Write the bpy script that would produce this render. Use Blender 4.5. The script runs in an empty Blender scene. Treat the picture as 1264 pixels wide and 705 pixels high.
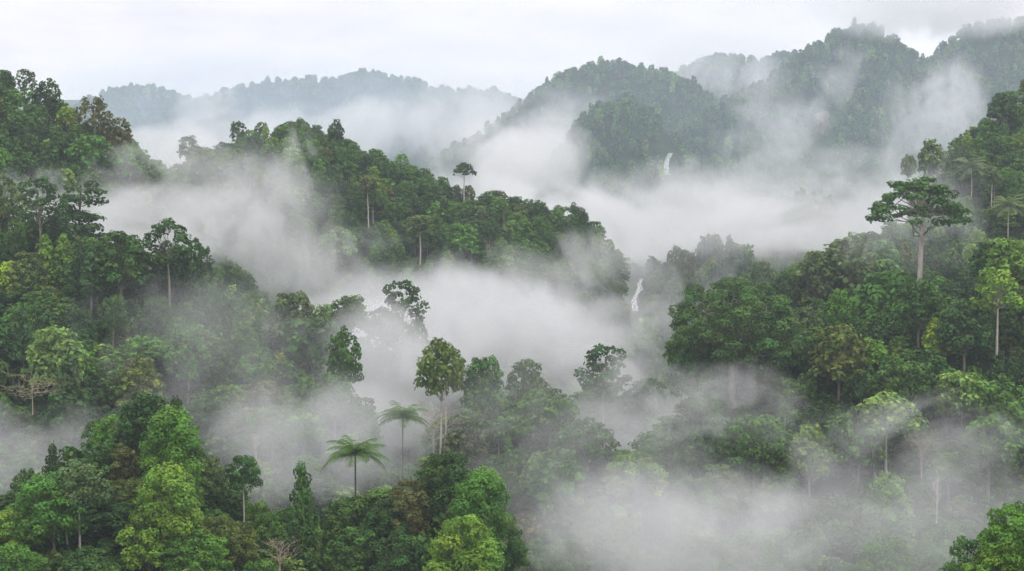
import bpy, math, random
import numpy as np

# ------------------------------------------------------------------ camera, world, sun, exposure
S = bpy.context.scene
COL = S.collection
R = math.radians
FPX = 2359.0                     # focal length in pixels of the 1264 px wide picture
PITCH = R(2.0)
cam_d = bpy.data.cameras.new("camera")
cam_d.sensor_width = 36.0
cam_d.lens = 36.0 * FPX / 1264.0
cam_d.clip_start = 1.0
cam_d.clip_end = 30000.0
cam = bpy.data.objects.new("camera", cam_d)
cam.location = (0, 0, 0)
cam.rotation_euler = (R(90) - PITCH, 0, 0)
COL.objects.link(cam)
S.camera = cam

SUN_EL, SUN_AZ = R(58), R(-140)
world = bpy.data.worlds.new("World")
S.world = world
world.use_nodes = True
wt = world.node_tree
for n in list(wt.nodes):
    wt.nodes.remove(n)


def N(t, kind, loc=None, **kw):
    n = t.nodes.new(kind)
    for k, v in kw.items():
        if k in n.inputs:
            n.inputs[k].default_value = v
        else:
            setattr(n, k, v)
    return n


def LK(t, a, ao, b, bi):
    t.links.new(a.outputs[ao], b.inputs[bi])


def math_node(t, op, a, b=None, c=None, clamp=False):
    n = t.nodes.new('ShaderNodeMath')
    n.operation = op
    n.use_clamp = clamp
    for i, x in enumerate((a, b, c)):
        if x is None:
            continue
        if isinstance(x, (int, float)):
            n.inputs[i].default_value = x
        else:
            t.links.new(x, n.inputs[i])
    return n.outputs[0]


# overcast daylight: Nishita sky behind an even, softly mottled cloud deck
sky = N(wt, 'ShaderNodeTexSky', sky_type='NISHITA', sun_disc=False, sun_elevation=SUN_EL, sun_rotation=SUN_AZ)
skyb = N(wt, 'ShaderNodeBackground', Strength=0.1)
LK(wt, sky, 'Color', skyb, 'Color')
tc = N(wt, 'ShaderNodeTexCoord')
sep = N(wt, 'ShaderNodeSeparateXYZ')
LK(wt, tc, 'Generated', sep, 0)
mp = N(wt, 'ShaderNodeMapping')
mp.inputs['Scale'].default_value = (7.0, 7.0, 34.0)
LK(wt, tc, 'Generated', mp, 'Vector')
cn = N(wt, 'ShaderNodeTexNoise', Scale=1.0, Detail=5.0, Roughness=0.55)
LK(wt, mp, 'Vector', cn, 'Vector')
crmp = N(wt, 'ShaderNodeValToRGB')
crmp.color_ramp.elements[0].position = 0.30
crmp.color_ramp.elements[0].color = (0.78, 0.77, 0.81, 1)
crmp.color_ramp.elements[1].position = 0.66
crmp.color_ramp.elements[1].color = (1.03, 0.99, 1.01, 1)
LK(wt, cn, 'Fac', crmp, 'Fac')
# a cloud deck is brighter overhead than at the horizon
zen = math_node(wt, 'MULTIPLY_ADD', math_node(wt, 'MAXIMUM', sep.outputs['Z'], 0.0), 1.0, 1.07)
cloudb = N(wt, 'ShaderNodeBackground')
LK(wt, crmp, 'Color', cloudb, 'Color')
wt.links.new(zen, cloudb.inputs['Strength'])
mixb = N(wt, 'ShaderNodeMixShader', Fac=0.96)
LK(wt, skyb, 0, mixb, 1)
LK(wt, cloudb, 0, mixb, 2)
wo = N(wt, 'ShaderNodeOutputWorld')
LK(wt, mixb, 0, wo, 'Surface')

sun_d = bpy.data.lights.new("sun", 'SUN')
sun_d.energy = 1.8
sun_d.angle = R(30)
sun_d.color = (1.0, 0.96, 0.88)
sun = bpy.data.objects.new("sun", sun_d)
sun.rotation_euler = (R(90) - SUN_EL, 0, R(35))
COL.objects.link(sun)

S.view_settings.view_transform = 'Standard'
S.view_settings.look = 'None'
S.view_settings.exposure = 0.0
S.view_settings.gamma = 1.0
S.view_settings.use_curve_mapping = False
S.render.engine = 'CYCLES'
cy = S.cycles
cy.max_bounces = 6
cy.diffuse_bounces = 3
cy.glossy_bounces = 1
cy.transmission_bounces = 2
cy.volume_bounces = 1
cy.transparent_max_bounces = 16
cy.volume_step_rate = 0.36
cy.volume_max_steps = 256
cy.use_adaptive_sampling = True
cy.adaptive_threshold = 0.02
cy.use_denoising = True
cy.caustics_reflective = False
cy.caustics_refractive = False

rng = np.random.default_rng(7)
random.seed(7)

# ------------------------------------------------------------------ picture <-> world
CP, SP = math.cos(PITCH), math.sin(PITCH)


def at(u, v, Y):
    """world point on the ray through photo pixel (u, v) at depth Y"""
    sx, sy = (u - 632.0) / FPX, -(v - 352.5) / FPX
    dy = CP + SP * sy
    dz = -SP + CP * sy
    return np.array((sx / dy * Y, Y, dz / dy * Y))


def proj(x, y, z):
    cx, cyy, cz = x, CP * y - SP * z, SP * y + CP * z
    return 632.0 + FPX * cx / cyy, 352.5 - FPX * cz / cyy


def hash2(ix, iy, seed):
    h = (ix.astype(np.int64) * 374761393 + iy.astype(np.int64) * 668265263 + seed * 974711) & 0x7fffffff
    h = ((h ^ (h >> 13)) * 1274126177) & 0x7fffffff
    return ((h ^ (h >> 16)) & 0xffff) / 65535.0


def vnoise(x, y, seed=0):
    ix, iy = np.floor(x), np.floor(y)
    fx, fy = x - ix, y - iy
    fx, fy = fx * fx * (3 - 2 * fx), fy * fy * (3 - 2 * fy)
    a, b = hash2(ix, iy, seed), hash2(ix + 1, iy, seed)
    c, d = hash2(ix, iy + 1, seed), hash2(ix + 1, iy + 1, seed)
    return (a * (1 - fx) + b * fx) * (1 - fy) + (c * (1 - fx) + d * fx) * fy - 0.5


def fbm(x, y, seed=0, oct=4):
    s, a = 0.0, 1.0
    for o in range(oct):
        s = s + a * vnoise(x * 2 ** o, y * 2 ** o, seed + o)
        a *= 0.5
    return s


# ------------------------------------------------------------------ terrain: one sheet made of ridges
# each ridge: (crest points (u, v, depth) of its canopy line, front slope, back slope, canopy height)
RIDGES = {
 'near_left': ([(-300,600,330),(0,600,335),(60,575,342),(120,530,350),(178,500,355),(235,520,350),(270,590,345),(330,640,345),
                (400,662,350),(450,635,350),(500,595,350),(545,575,352),(590,590,350),(625,650,345),(665,715,340),(720,790,335),
                (800,850,330),(950,860,330),(1050,850,320),(1120,760,290),(1180,690,250),(1230,640,235),(1264,625,230),(1500,560,230)], .7, .8, 13),
 'left_hill': ([(-300,215,600),(0,262,590),(60,262,585),(100,275,580),(160,300,575),(220,335,570),(280,358,560),(330,395,550),
                (380,425,540),(430,450,530),(452,520,520),(480,610,500),(520,690,480),(620,800,470)], .72, .8, 14),
 'mid_mound': ([(420,720,470),(470,640,480),(505,570,500),(540,515,510),(600,480,515),(680,495,505),(740,530,495),(800,590,480),
                (832,650,470),(860,730,460),(900,800,450)], .75, .8, 14),
 'low_right': ([(600,760,430),(690,725,420),(790,735,420),(860,725,425),(930,690,425),(1000,715,425),(1090,700,420),(1200,690,420),(1500,640,420)], .7, .6, 13),
 'mist_knoll': ([(300,440,690),(350,395,680),(400,392,665),(440,392,655),(495,402,645),(540,430,640),(580,470,640)], .7, .8, 13),
 'right_back_low': ([(600,540,640),(650,490,625),(700,485,620),(760,480,615),(820,485,610),(900,490,600),(1000,500,590)], .7, .8, 13),
 'right_hill': ([(760,640,480),(800,540,500),(850,455,520),(900,420,530),(980,408,535),(1050,358,545),(1100,342,550),(1140,338,552),
                 (1200,310,555),(1264,285,560),(1500,220,580)], .75, .8, 14),
 'right_back': ([(900,430,690),(960,345,700),(1000,310,720),(1050,292,740),(1100,275,780),(1150,205,880),(1180,175,900),(1220,135,920),
                 (1264,95,950),(1500,10,1000)], .55, .8, 14),
 'upper_left': ([(-300,60,780),(0,88,790),(40,102,790),(80,130,790),(140,160,790),(180,183,785),(205,210,780),(240,265,770),(300,340,760)], .8, .8, 13),
 'mid_ridge': ([(120,290,870),(180,222,880),(240,184,900),(290,170,920),(330,150,940),(400,155,950),(440,175,945),(500,196,940),
                (550,222,935),(600,236,930),(650,244,930),(700,256,925),(735,276,920),(756,302,915),(772,338,908),(784,385,900),(800,450,890)], .78, .8, 13),
 'falls_hill': ([(640,340,1130),(700,305,1140),(740,300,1150),(780,318,1150),(830,322,1150),(860,296,1150),(900,288,1150),(930,312,1150),(990,380,1150)], .7, .8, 14),
 'fog_island': ([(860,300,1400),(900,272,1400),(950,243,1400),(1000,236,1400),(1040,262,1400),(1080,300,1400)], .7, .8, 14),
 'front_peak': ([(600,290,2000),(640,240,2000),(680,196,2000),(700,157,2000),(730,127,2000),(765,113,2000),(800,123,2000),(830,152,2000),
                 (860,195,2000),(900,260,2000)], .8, .8, 15),
 'mountain': ([(760,250,2350),(800,212,2380),(832,172,2420),(860,142,2450),(900,120,2450),(950,90,2500),(1000,53,2550),(1040,31,2600),
               (1080,28,2600),(1110,48,2600),(1150,72,2600),(1200,90,2600),(1300,120,2600)], .8, .8, 15),
 'mountain_top': ([(1080,160,2900),(1130,85,2900),(1165,48,2900),(1200,26,2900),(1264,18,2900),(1450,0,2900)], .8, .8, 15),
 'back_peak': ([(470,250,2900),(520,205,2900),(545,184,2900),(600,153,2900),(635,131,2900),(665,101,2900),(700,83,2900),(740,70,2900),
                (790,79,2900),(830,87,2900),(870,106,2900),(920,160,2900)], .8, .8, 15),
 'notch_peak': ([(780,130,4000),(820,96,4000),(850,76,4000),(890,62,4000),(930,76,4000),(960,62,4000),(985,58,4000),(1030,90,4000),(1100,150,4000)], .8, .8, 15),
 'far_front': ([(380,230,4600),(430,180,4600),(480,150,4600),(530,138,4600),(580,142,4600),(630,170,4600),(680,220,4600)], .8, .8, 15),
 'far_left_peak': ([(-60,200,4600),(20,165,4600),(80,138,4600),(120,114,4600),(155,102,4600),(200,105,4600),(245,124,4600),(290,150,4600),(340,185,4600)], .7, .8, 15),
 'far_ridge': ([(180,170,5250),(230,130,5250),(270,110,5250),(310,100,5250),(350,92,5250),(395,98,5250),(425,90,5250),(458,84,5250),(490,90,5250),
                (530,103,5250),(575,110,5250),(610,106,5250),(645,121,5250),(700,152,5250),(780,220,5250)], .7, .8, 15),
 'farthest_ridge': ([(-300,118,6800),(60,116,6800),(100,112,6800),(140,118,6800),(300,130,6800),(640,125,6800),(900,110,6800),(1500,120,6800)], .6, .6, 15),
}
FLOOR = -115.0
RC = {}
for k, (pts, sf, sb, ch) in RIDGES.items():
    P = np.array([at(u, v, Y) for u, v, Y in pts])
    RC[k] = (P[:, 0] / P[:, 1], P[:, 1], P[:, 2] - ch, sf, sb)


def smooth_interp(x, xs, ys, w=0.0016):
    return sum(np.interp(x + d * w, xs, ys) for d in (-2, -1, 0, 1, 2)) / 5.0


def ridge_h(k, s, Y):
    xs, Ys, Zs, sf, sb = RC[k]
    w = .0016 if Ys[0] < 1800 else (.003 if Ys[0] < 3500 else .005)
    Yc, Zc = smooth_interp(s, xs, Ys, w), smooth_interp(s, xs, Zs, w)
    # gullies and spurs, rolling the distance from the crest
    x = s * Y
    g = 0.022 * Yc ** 0.9 * fbm(x / (0.075 * Yc), Y / (0.15 * Yc), len(k), 3)
    Zc = Zc - .95 * (np.maximum(xs[0] - s, 0) + np.maximum(s - xs[-1], 0)) * Y
    if Yc.flat[0] > 1800:     # steep spurs and clefts on the mountains
        g = -.5 * np.abs(g) + .030 * Yc * (.04 - np.abs(fbm(x / (.085 * Yc) + .35 * Y / (.1 * Yc), Y / (.5 * Yc), 40 + len(k), 2)) * 2)
    d = Y - Yc
    t = np.where(d < 0, -d * sf, d * sb)
    soft = 6.0 if Ys[0] < 1800 else 16.0
    prof = np.sqrt(t * t + soft * soft) - soft
    damp = np.clip(prof / 25.0, 0, 1)
    return Zc - prof + g * damp


def terrain(s, Y):
    s, Y = np.broadcast_arrays(np.asarray(s, float), np.asarray(Y, float))
    h = np.full(s.shape, FLOOR) - 0.01 * np.maximum(Y - 1500, 0) * 0
    h = h + 6 * fbm(s * Y / 90.0, Y / 90.0, 3, 3)
    for k in RC:
        h = np.maximum(h, ridge_h(k, s, Y))
    return h


NS = 520
gs = np.linspace(-0.36, 0.36, NS)
gY = np.concatenate([np.linspace(60, 1000, 290, endpoint=False), np.linspace(1000, 3100, 300, endpoint=False), np.linspace(3100, 5400, 260, endpoint=False), np.linspace(5400, 8000, 60)])
NY = len(gY)
GS, GY = np.meshgrid(gs, gY)
GZ = terrain(GS, GY)


def ground(x, y):
    return float(terrain(np.array([x / y]), np.array([y]))[0])


def mesh_np(name, V, F, mats=(), tint=None, smooth=False, midx=None):
    """V (n,3), F (m,4) or (m,3) -> mesh; tint (n,3) goes to a colour attribute"""
    me = bpy.data.meshes.new(name)
    k = F.shape[1]
    me.vertices.add(len(V))
    me.vertices.foreach_set('co', np.ascontiguousarray(V, dtype=np.float32).ravel())
    me.loops.add(F.size)
    me.loops.foreach_set('vertex_index', np.ascontiguousarray(F, dtype=np.int32).ravel())
    me.polygons.add(len(F))
    me.polygons.foreach_set('loop_start', np.arange(0, F.size, k, dtype=np.int32))
    me.polygons.foreach_set('loop_total', np.full(len(F), k, dtype=np.int32))
    if smooth:
        me.polygons.foreach_set('use_smooth', np.ones(len(F), dtype=bool))
    for m in mats:
        me.materials.append(m)
    if midx is not None:
        me.polygons.foreach_set('material_index', np.ascontiguousarray(midx, dtype=np.int32))
    me.update(calc_edges=True)
    if tint is not None:
        a = me.color_attributes.new('tint', 'FLOAT_COLOR', 'POINT')
        c = np.ones((len(V), 4), dtype=np.float32)
        c[:, :3] = tint
        a.data.foreach_set('color', c.ravel())
    return me


def obj(name, me, parent=None):
    o = bpy.data.objects.new(name, me)
    COL.objects.link(o)
    if parent is not None:
        o.parent = parent
    return o


def tag(o, label=None, cat=None, group=None, kind=None):
    if label: o['label'] = label
    if cat: o['category'] = cat
    if group: o['group'] = group
    if kind: o['kind'] = kind
    return o


# ------------------------------------------------------------------ materials
def new_mat(name):
    m = bpy.data.materials.new(name)
    m.use_nodes = True
    t = m.node_tree
    for n in list(t.nodes):
        t.nodes.remove(n)
    out = t.nodes.new('ShaderNodeOutputMaterial')
    return m, t, out


def make_leaf():
    m, t, out = new_mat('leaf')
    oi = N(t, 'ShaderNodeObjectInfo')
    at_ = N(t, 'ShaderNodeAttribute', attribute_name='tint')
    mul = N(t, 'ShaderNodeMix', data_type='RGBA', blend_type='MULTIPLY')
    mul.inputs[0].default_value = 1.0
    t.links.new(oi.outputs['Color'], mul.inputs[6])
    t.links.new(at_.outputs['Color'], mul.inputs[7])
    col = mul.outputs[2]
    pr = N(t, 'ShaderNodeBsdfPrincipled', Roughness=0.55)
    pr.inputs['Specular IOR Level'].default_value = 0.14
    t.links.new(col, pr.inputs['Base Color'])
    tr = N(t, 'ShaderNodeBsdfTranslucent')
    br = N(t, 'ShaderNodeMix', data_type='RGBA', blend_type='MULTIPLY')
    br.inputs[0].default_value = 1.0
    t.links.new(col, br.inputs[6])
    br.inputs[7].default_value = (1.2, 1.15, 0.6, 1)
    t.links.new(br.outputs[2], tr.inputs['Color'])
    mx = N(t, 'ShaderNodeMixShader', Fac=0.26)
    LK(t, pr, 0, mx, 1)
    LK(t, tr, 0, mx, 2)
    LK(t, mx, 0, out, 'Surface')
    return m


def make_bark(name, c1, c2):
    m, t, out = new_mat(name)
    tcn = N(t, 'ShaderNodeTexCoord')
    mpn = N(t, 'ShaderNodeMapping')
    mpn.inputs['Scale'].default_value = (2.5, 2.5, 0.7)
    LK(t, tcn, 'Object', mpn, 'Vector')
    no = N(t, 'ShaderNodeTexNoise', Scale=1.0, Detail=4.0, Roughness=0.65)
    LK(t, mpn, 'Vector', no, 'Vector')
    cr = N(t, 'ShaderNodeValToRGB')
    cr.color_ramp.elements[0].position = 0.32
    cr.color_ramp.elements[0].color = (*c1, 1)
    cr.color_ramp.elements[1].position = 0.62
    cr.color_ramp.elements[1].color = (*c2, 1)
    LK(t, no, 'Fac', cr, 'Fac')
    pr = N(t, 'ShaderNodeBsdfPrincipled', Roughness=0.85)
    LK(t, cr, 'Color', pr, 'Base Color')
    LK(t, pr, 0, out, 'Surface')
    return m


def make_ground():
    m, t, out = new_mat('forest_floor')
    g = N(t, 'ShaderNodeNewGeometry')
    no = N(t, 'ShaderNodeTexNoise', Scale=0.12, Detail=6.0, Roughness=0.7)
    LK(t, g, 'Position', no, 'Vector')
    cr = N(t, 'ShaderNodeValToRGB')
    cr.color_ramp.elements[0].position = 0.3
    cr.color_ramp.elements[0].color = (0.012, 0.022, 0.010, 1)
    cr.color_ramp.elements[1].position = 0.7
    cr.color_ramp.elements[1].color = (0.035, 0.062, 0.022, 1)
    LK(t, no, 'Fac', cr, 'Fac')
    pr = N(t, 'ShaderNodeBsdfPrincipled', Roughness=0.95)
    pr.inputs['Specular IOR Level'].default_value = 0.1
    LK(t, cr, 'Color', pr, 'Base Color')
    LK(t, pr, 0, out, 'Surface')
    return m


def make_rock():
    m, t, out = new_mat('rock')
    g = N(t, 'ShaderNodeNewGeometry')
    mpn = N(t, 'ShaderNodeMapping')
    mpn.inputs['Scale'].default_value = (0.16, 0.16, 0.035)
    LK(t, g, 'Position', mpn, 'Vector')
    no = N(t, 'ShaderNodeTexNoise', Scale=1.0, Detail=6.0, Roughness=0.65)
    LK(t, mpn, 'Vector', no, 'Vector')
    cr = N(t, 'ShaderNodeValToRGB')
    cr.color_ramp.elements[0].position = 0.36
    cr.color_ramp.elements[0].color = (0.045, 0.05, 0.035, 1)
    cr.color_ramp.elements[1].position = 0.62
    cr.color_ramp.elements[1].color = (0.24, 0.19, 0.15, 1)
    LK(t, no, 'Fac', cr, 'Fac')
    pr = N(t, 'ShaderNodeBsdfPrincipled', Roughness=0.9)
    LK(t, cr, 'Color', pr, 'Base Color')
    LK(t, pr, 0, out, 'Surface')
    return m


def make_water():
    m, t, out = new_mat('falling_water')
    g = N(t, 'ShaderNodeNewGeometry')
    mpn = N(t, 'ShaderNodeMapping')
    mpn.inputs['Scale'].default_value = (0.9, 0.9, 0.12)
    LK(t, g, 'Position', mpn, 'Vector')
    no = N(t, 'ShaderNodeTexNoise', Scale=1.0, Detail=4.0)
    LK(t, mpn, 'Vector', no, 'Vector')
    cr = N(t, 'ShaderNodeValToRGB')
    cr.color_ramp.elements[0].position = 0.3
    cr.color_ramp.elements[0].color = (0.40, 0.44, 0.47, 1)
    cr.color_ramp.elements[1].position = 0.55
    cr.color_ramp.elements[1].color = (0.74, 0.76, 0.78, 1)
    LK(t, no, 'Fac', cr, 'Fac')
    pr = N(t, 'ShaderNodeBsdfPrincipled', Roughness=0.5)
    LK(t, cr, 'Color', pr, 'Base Color')
    LK(t, pr, 0, out, 'Surface')
    return m


LEAF = make_leaf()
BARK = make_bark('grey_bark', (0.10, 0.085, 0.065), (0.24, 0.21, 0.17))
PALE = make_bark('pale_bark', (0.24, 0.21, 0.17), (0.50, 0.45, 0.39))
DARKB = make_bark('dark_bark', (0.035, 0.028, 0.022), (0.09, 0.075, 0.06))
TWIG = make_bark('twig_bark', (0.17, 0.13, 0.10), (0.34, 0.26, 0.20))
STRAW = make_bark('straw_bark', (0.19, 0.165, 0.10), (0.33, 0.285, 0.18))

# the ground sheet
X = GS * GY
V = np.stack([X.ravel(), GY.ravel(), GZ.ravel()], 1)
ii = np.arange(NS * NY).reshape(NY, NS)
F = np.stack([ii[:-1, :-1].ravel(), ii[:-1, 1:].ravel(), ii[1:, 1:].ravel(), ii[1:, :-1].ravel()], 1)
gob = obj('ground', mesh_np('ground', V, F, [make_ground()], smooth=True))
tag(gob, kind='structure', label='dark forest floor of the misty hills and valley')

# ------------------------------------------------------------------ leaves, clumps, limbs
TAU = 2 * math.pi


def unit(a):
    return a / np.maximum(np.linalg.norm(a, axis=-1, keepdims=True), 1e-9)


def leaf_quads(Pn, Nn, L, W, rg, droop=0.25):
    """a kite-shaped leaf spray at each point Pn facing Nn"""
    n = len(Pn)
    t = rg.normal(size=(n, 3))
    t[:, 2] -= droop
    t = unit(t - Nn * np.sum(t * Nn, 1, keepdims=True))
    b = np.cross(Nn, t)
    l = (L * rg.uniform(.7, 1.35, n))[:, None]
    w = (W * rg.uniform(.7, 1.3, n))[:, None]
    V = np.stack([Pn - t * l * .5, Pn + b * w * .5 + t * l * .05, Pn + t * l * .5, Pn - b * w * .5 + t * l * .05], 1).reshape(-1, 3)
    F = np.arange(n * 4).reshape(-1, 4)
    return V, F


def clump_leaves(clumps, size, cover, rg, tvar=0.22, lump=0.38):
    """clumps: (center, (rx,ry,rz)) -> vertices, faces, tint; light and dark clumps, ragged outline"""
    Vs, Ts = [], []
    for c, r in clumps:
        c, r = np.asarray(c, float), np.asarray(r, float)
        rm = (r[0] * r[1] * r[2]) ** (1 / 3)
        area = 4 * math.pi * rm * rm * .75
        n = max(6, int(area * cover / (size * size * .42)))
        d = unit(rg.normal(size=(n, 3)))
        keep = d[:, 2] > rg.uniform(-.95, .1, n)
        d = d[keep]
        n = len(d)
        # sub-lumps on the clump
        k = rg.normal(size=(7, 3)); k = unit(k)
        bump = np.max(d @ k.T, axis=1)
        rad = (1 - lump) + lump * np.clip((bump - .55) / .45, 0, 1) * 1.25
        rad = rad * rg.uniform(.80, 1.05, n)
        stray = rg.random(n) < .05
        rad = np.where(stray, rad * rg.uniform(1.05, 1.3, n), rad)
        P = c + d * r * rad[:, None]
        nn = unit(d / r * rm * .75 + np.array([0, 0, .35]) + rg.normal(size=(n, 3)) * .34)
        V, _ = leaf_quads(P, nn, size, size * .8, rg)
        ct = 1 + rg.normal() * tvar
        hue = rg.normal() * .07
        lt = np.clip(ct * (1 + rg.normal(size=n) * .16), .35, 2.0)
        T = np.stack([lt * (1 + hue), lt, lt * (1 - hue * .5)], 1)
        Vs.append(V)
        Ts.append(np.repeat(T, 4, axis=0))
    V = np.concatenate(Vs)
    T = np.concatenate(Ts)
    return V, np.arange(len(V)).reshape(-1, 4), T


def tube(path, rad, sides=6):
    path = np.asarray(path, float)
    n = len(path)
    tg = unit(np.gradient(path, axis=0))
    ref = np.array([0.0, 1.0, 0.05]) if abs(tg[0][2]) > .7 else np.array([0, 0, 1.0])
    a = unit(np.cross(tg, ref))
    b = np.cross(tg, a)
    th = np.arange(sides) / sides * TAU
    rad = np.asarray(rad, float)
    V = (path[:, None, :] + rad[:, None, None] * (np.cos(th)[None, :, None] * a[:, None, :] + np.sin(th)[None, :, None] * b[:, None, :])).reshape(-1, 3)
    i = np.arange(n * sides).reshape(n, sides)
    j = np.roll(i, -1, axis=1)
    F = np.stack([i[:-1].ravel(), j[:-1].ravel(), j[1:].ravel(), i[1:].ravel()], 1)
    return V, F


class Acc:
    def __init__(s): s.V, s.F, s.n = [], [], 0
    def add(s, VF):
        V, F = VF
        s.V.append(V); s.F.append(F + s.n); s.n += len(V)
    def get(s): return np.concatenate(s.V), np.concatenate(s.F)


def limb(p0, p1, r0, r1, rg, sag=0.15, sides=5, n=6, wob=.05):
    p0, p1 = np.asarray(p0, float), np.asarray(p1, float)
    t = np.linspace(0, 1, n)[:, None]
    L = np.linalg.norm(p1 - p0)
    # leaves the trunk steeply, then levels out
    mid = np.array([0, 0, 1.0]) * L * sag
    path = p0 + (p1 - p0) * t + mid * (np.sin(t * math.pi) * (1 - .2 * t))
    path[1:-1] += rg.normal(size=(n - 2, 3)) * L * wob
    return tube(path, np.linspace(r0, r1, n), sides)


def trunk_path(H, lean, rg, n=9):
    t = np.linspace(0, 1, n)
    w = rg.normal(size=2) * lean
    w2 = rg.normal(size=2) * lean * .6
    x = w[0] * t * t + w2[0] * np.sin(t * 3.1)
    y = w[1] * t * t + w2[1] * np.sin(t * 3.1)
    return np.stack([x, y, t * H], 1)


def buttress(path, r, sides, rg):
    """tapered trunk with a flared foot"""
    n = len(path)
    t = np.linspace(0, 1, n)
    rad = r * (1 - .55 * t) + r * .9 * np.exp(-t * 18)
    return tube(path, rad, sides)


# clump layouts: each returns clumps plus trunk-top height, all for a crown of half-width about 5 m
def lay_dome(rg, RR=5.0, H=16, ch=8.0, k=24, rc=(.24, .38), flat=.72, low=-.35):
    cl = []
    for i in range(k):
        z = low + (1 - low) * ((i + .5) / k)
        z = min(z, .98)
        a = i * 2.39996 + rg.uniform(-.4, .4)
        q = math.sqrt(max(0, 1 - z * z))
        r = RR * rg.uniform(*rc)
        jit = rg.uniform(.80, 1.06)
        c = np.array([math.cos(a) * q * (RR - r * .7) * jit, math.sin(a) * q * (RR - r * .7) * jit, H - ch * .5 + z * (ch * .5 - r * flat * .6) * jit])
        cl.append((c, (r, r, r * flat)))
    cl.append((np.array([0, 0, H - ch * .52]), (RR * .62, RR * .62, ch * .34)))
    return cl


def lay_billow(rg, RR=5.0, H=20, ch=14.0, k=30):
    cl = []
    for i in range(k):
        t = (i + .5) / k
        z = H - ch + ch * t
        prof = math.sqrt(max(.08, 1 - ((t - .42) / .62) ** 2))
        a = i * 2.39996 + rg.uniform(-.5, .5)
        r = RR * rg.uniform(.30, .46)
        q = max(0, prof * RR - r * .55)
        cl.append((np.array([math.cos(a) * q, math.sin(a) * q, z - r * .3]), (r, r, r * .85)))
    cl.append((np.array([0, 0, H - ch * .55]), (RR * .55, RR * .55, ch * .42)))
    return cl


def lay_umbrella(rg, RR=6.0, H=24, k=64):
    cl = []
    for i in range(k):
        q = math.sqrt((i + .5) / k)
        a = i * 2.39996 + rg.uniform(-.3, .3)
        r = RR * rg.uniform(.09, .17)
        z = H - 1.2 - 4.4 * q ** 2.0 + rg.uniform(-1.6, .4) * (.4 + .6 * q)
        cl.append((np.array([math.cos(a) * q * RR * .9, math.sin(a) * q * RR * .9, z]), (r * 1.25, r * 1.25, r * .62)))
    return cl


def lay_pagoda(rg, RR=5.0, H=20, ch=13.0, tiers=9):
    cl = []
    for i in range(tiers):
        t = i / (tiers - 1)
        z = H - 1 - ch * t
        w = RR * (.48 + .52 * t ** .8) * rg.uniform(.75, 1.12)
        m = 4 + int(4 * t)
        off = rg.uniform(0, 6)
        for j in range(m):
            a = off + j / m * TAU + rg.uniform(-.4, .4)
            q = w * rg.uniform(.4, 1.0)
            r = RR * rg.uniform(.20, .32)
            cl.append((np.array([math.cos(a) * q, math.sin(a) * q, z + rg.uniform(-1.3, 1.0)]), (r * 1.2, r * 1.2, r * .62)))
    cl.append((np.array([0, 0, H - ch * .7]), (RR * .42, RR * .42, ch * .3)))
    return cl


def lay_open(rg, RR=5.0, H=18, ch=9.0, k=24):
    cl = []
    for i in range(k):
        z = -.55 + 1.5 * ((i + .5) / k)
        z = min(.95, z)
        a = i * 2.39996 + rg.uniform(-.6, .6)
        q = math.sqrt(max(0, 1 - z * z)) * rg.uniform(.6, 1.0)
        r = RR * rg.uniform(.18, .31)
        cl.append((np.array([math.cos(a) * q * RR * .82, math.sin(a) * q * RR * .82, H - ch * .5 + z * ch * .45]), (r, r, r * .8)))
    return cl


def lay_column(rg, RR=3.0, H=17, ch=13.0, k=20):
    cl = []
    for i in range(k):
        t = (i + .5) / k
        z = H - ch * (1 - t)
        prof = min(1, (1 - t) * 1.6 + .22) * min(1, .55 + t * 1.6)
        a = i * 2.39996 + rg.uniform(-.5, .5)
        r = RR * rg.uniform(.32, .52)
        q = max(0, prof * RR - r * .5)
        cl.append((np.array([math.cos(a) * q, math.sin(a) * q, z - r * .3]), (r, r, r * .9)))
    cl.append((np.array([0, 0, H - ch * .5]), (RR * .5, RR * .5, ch * .42)))
    return cl


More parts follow.
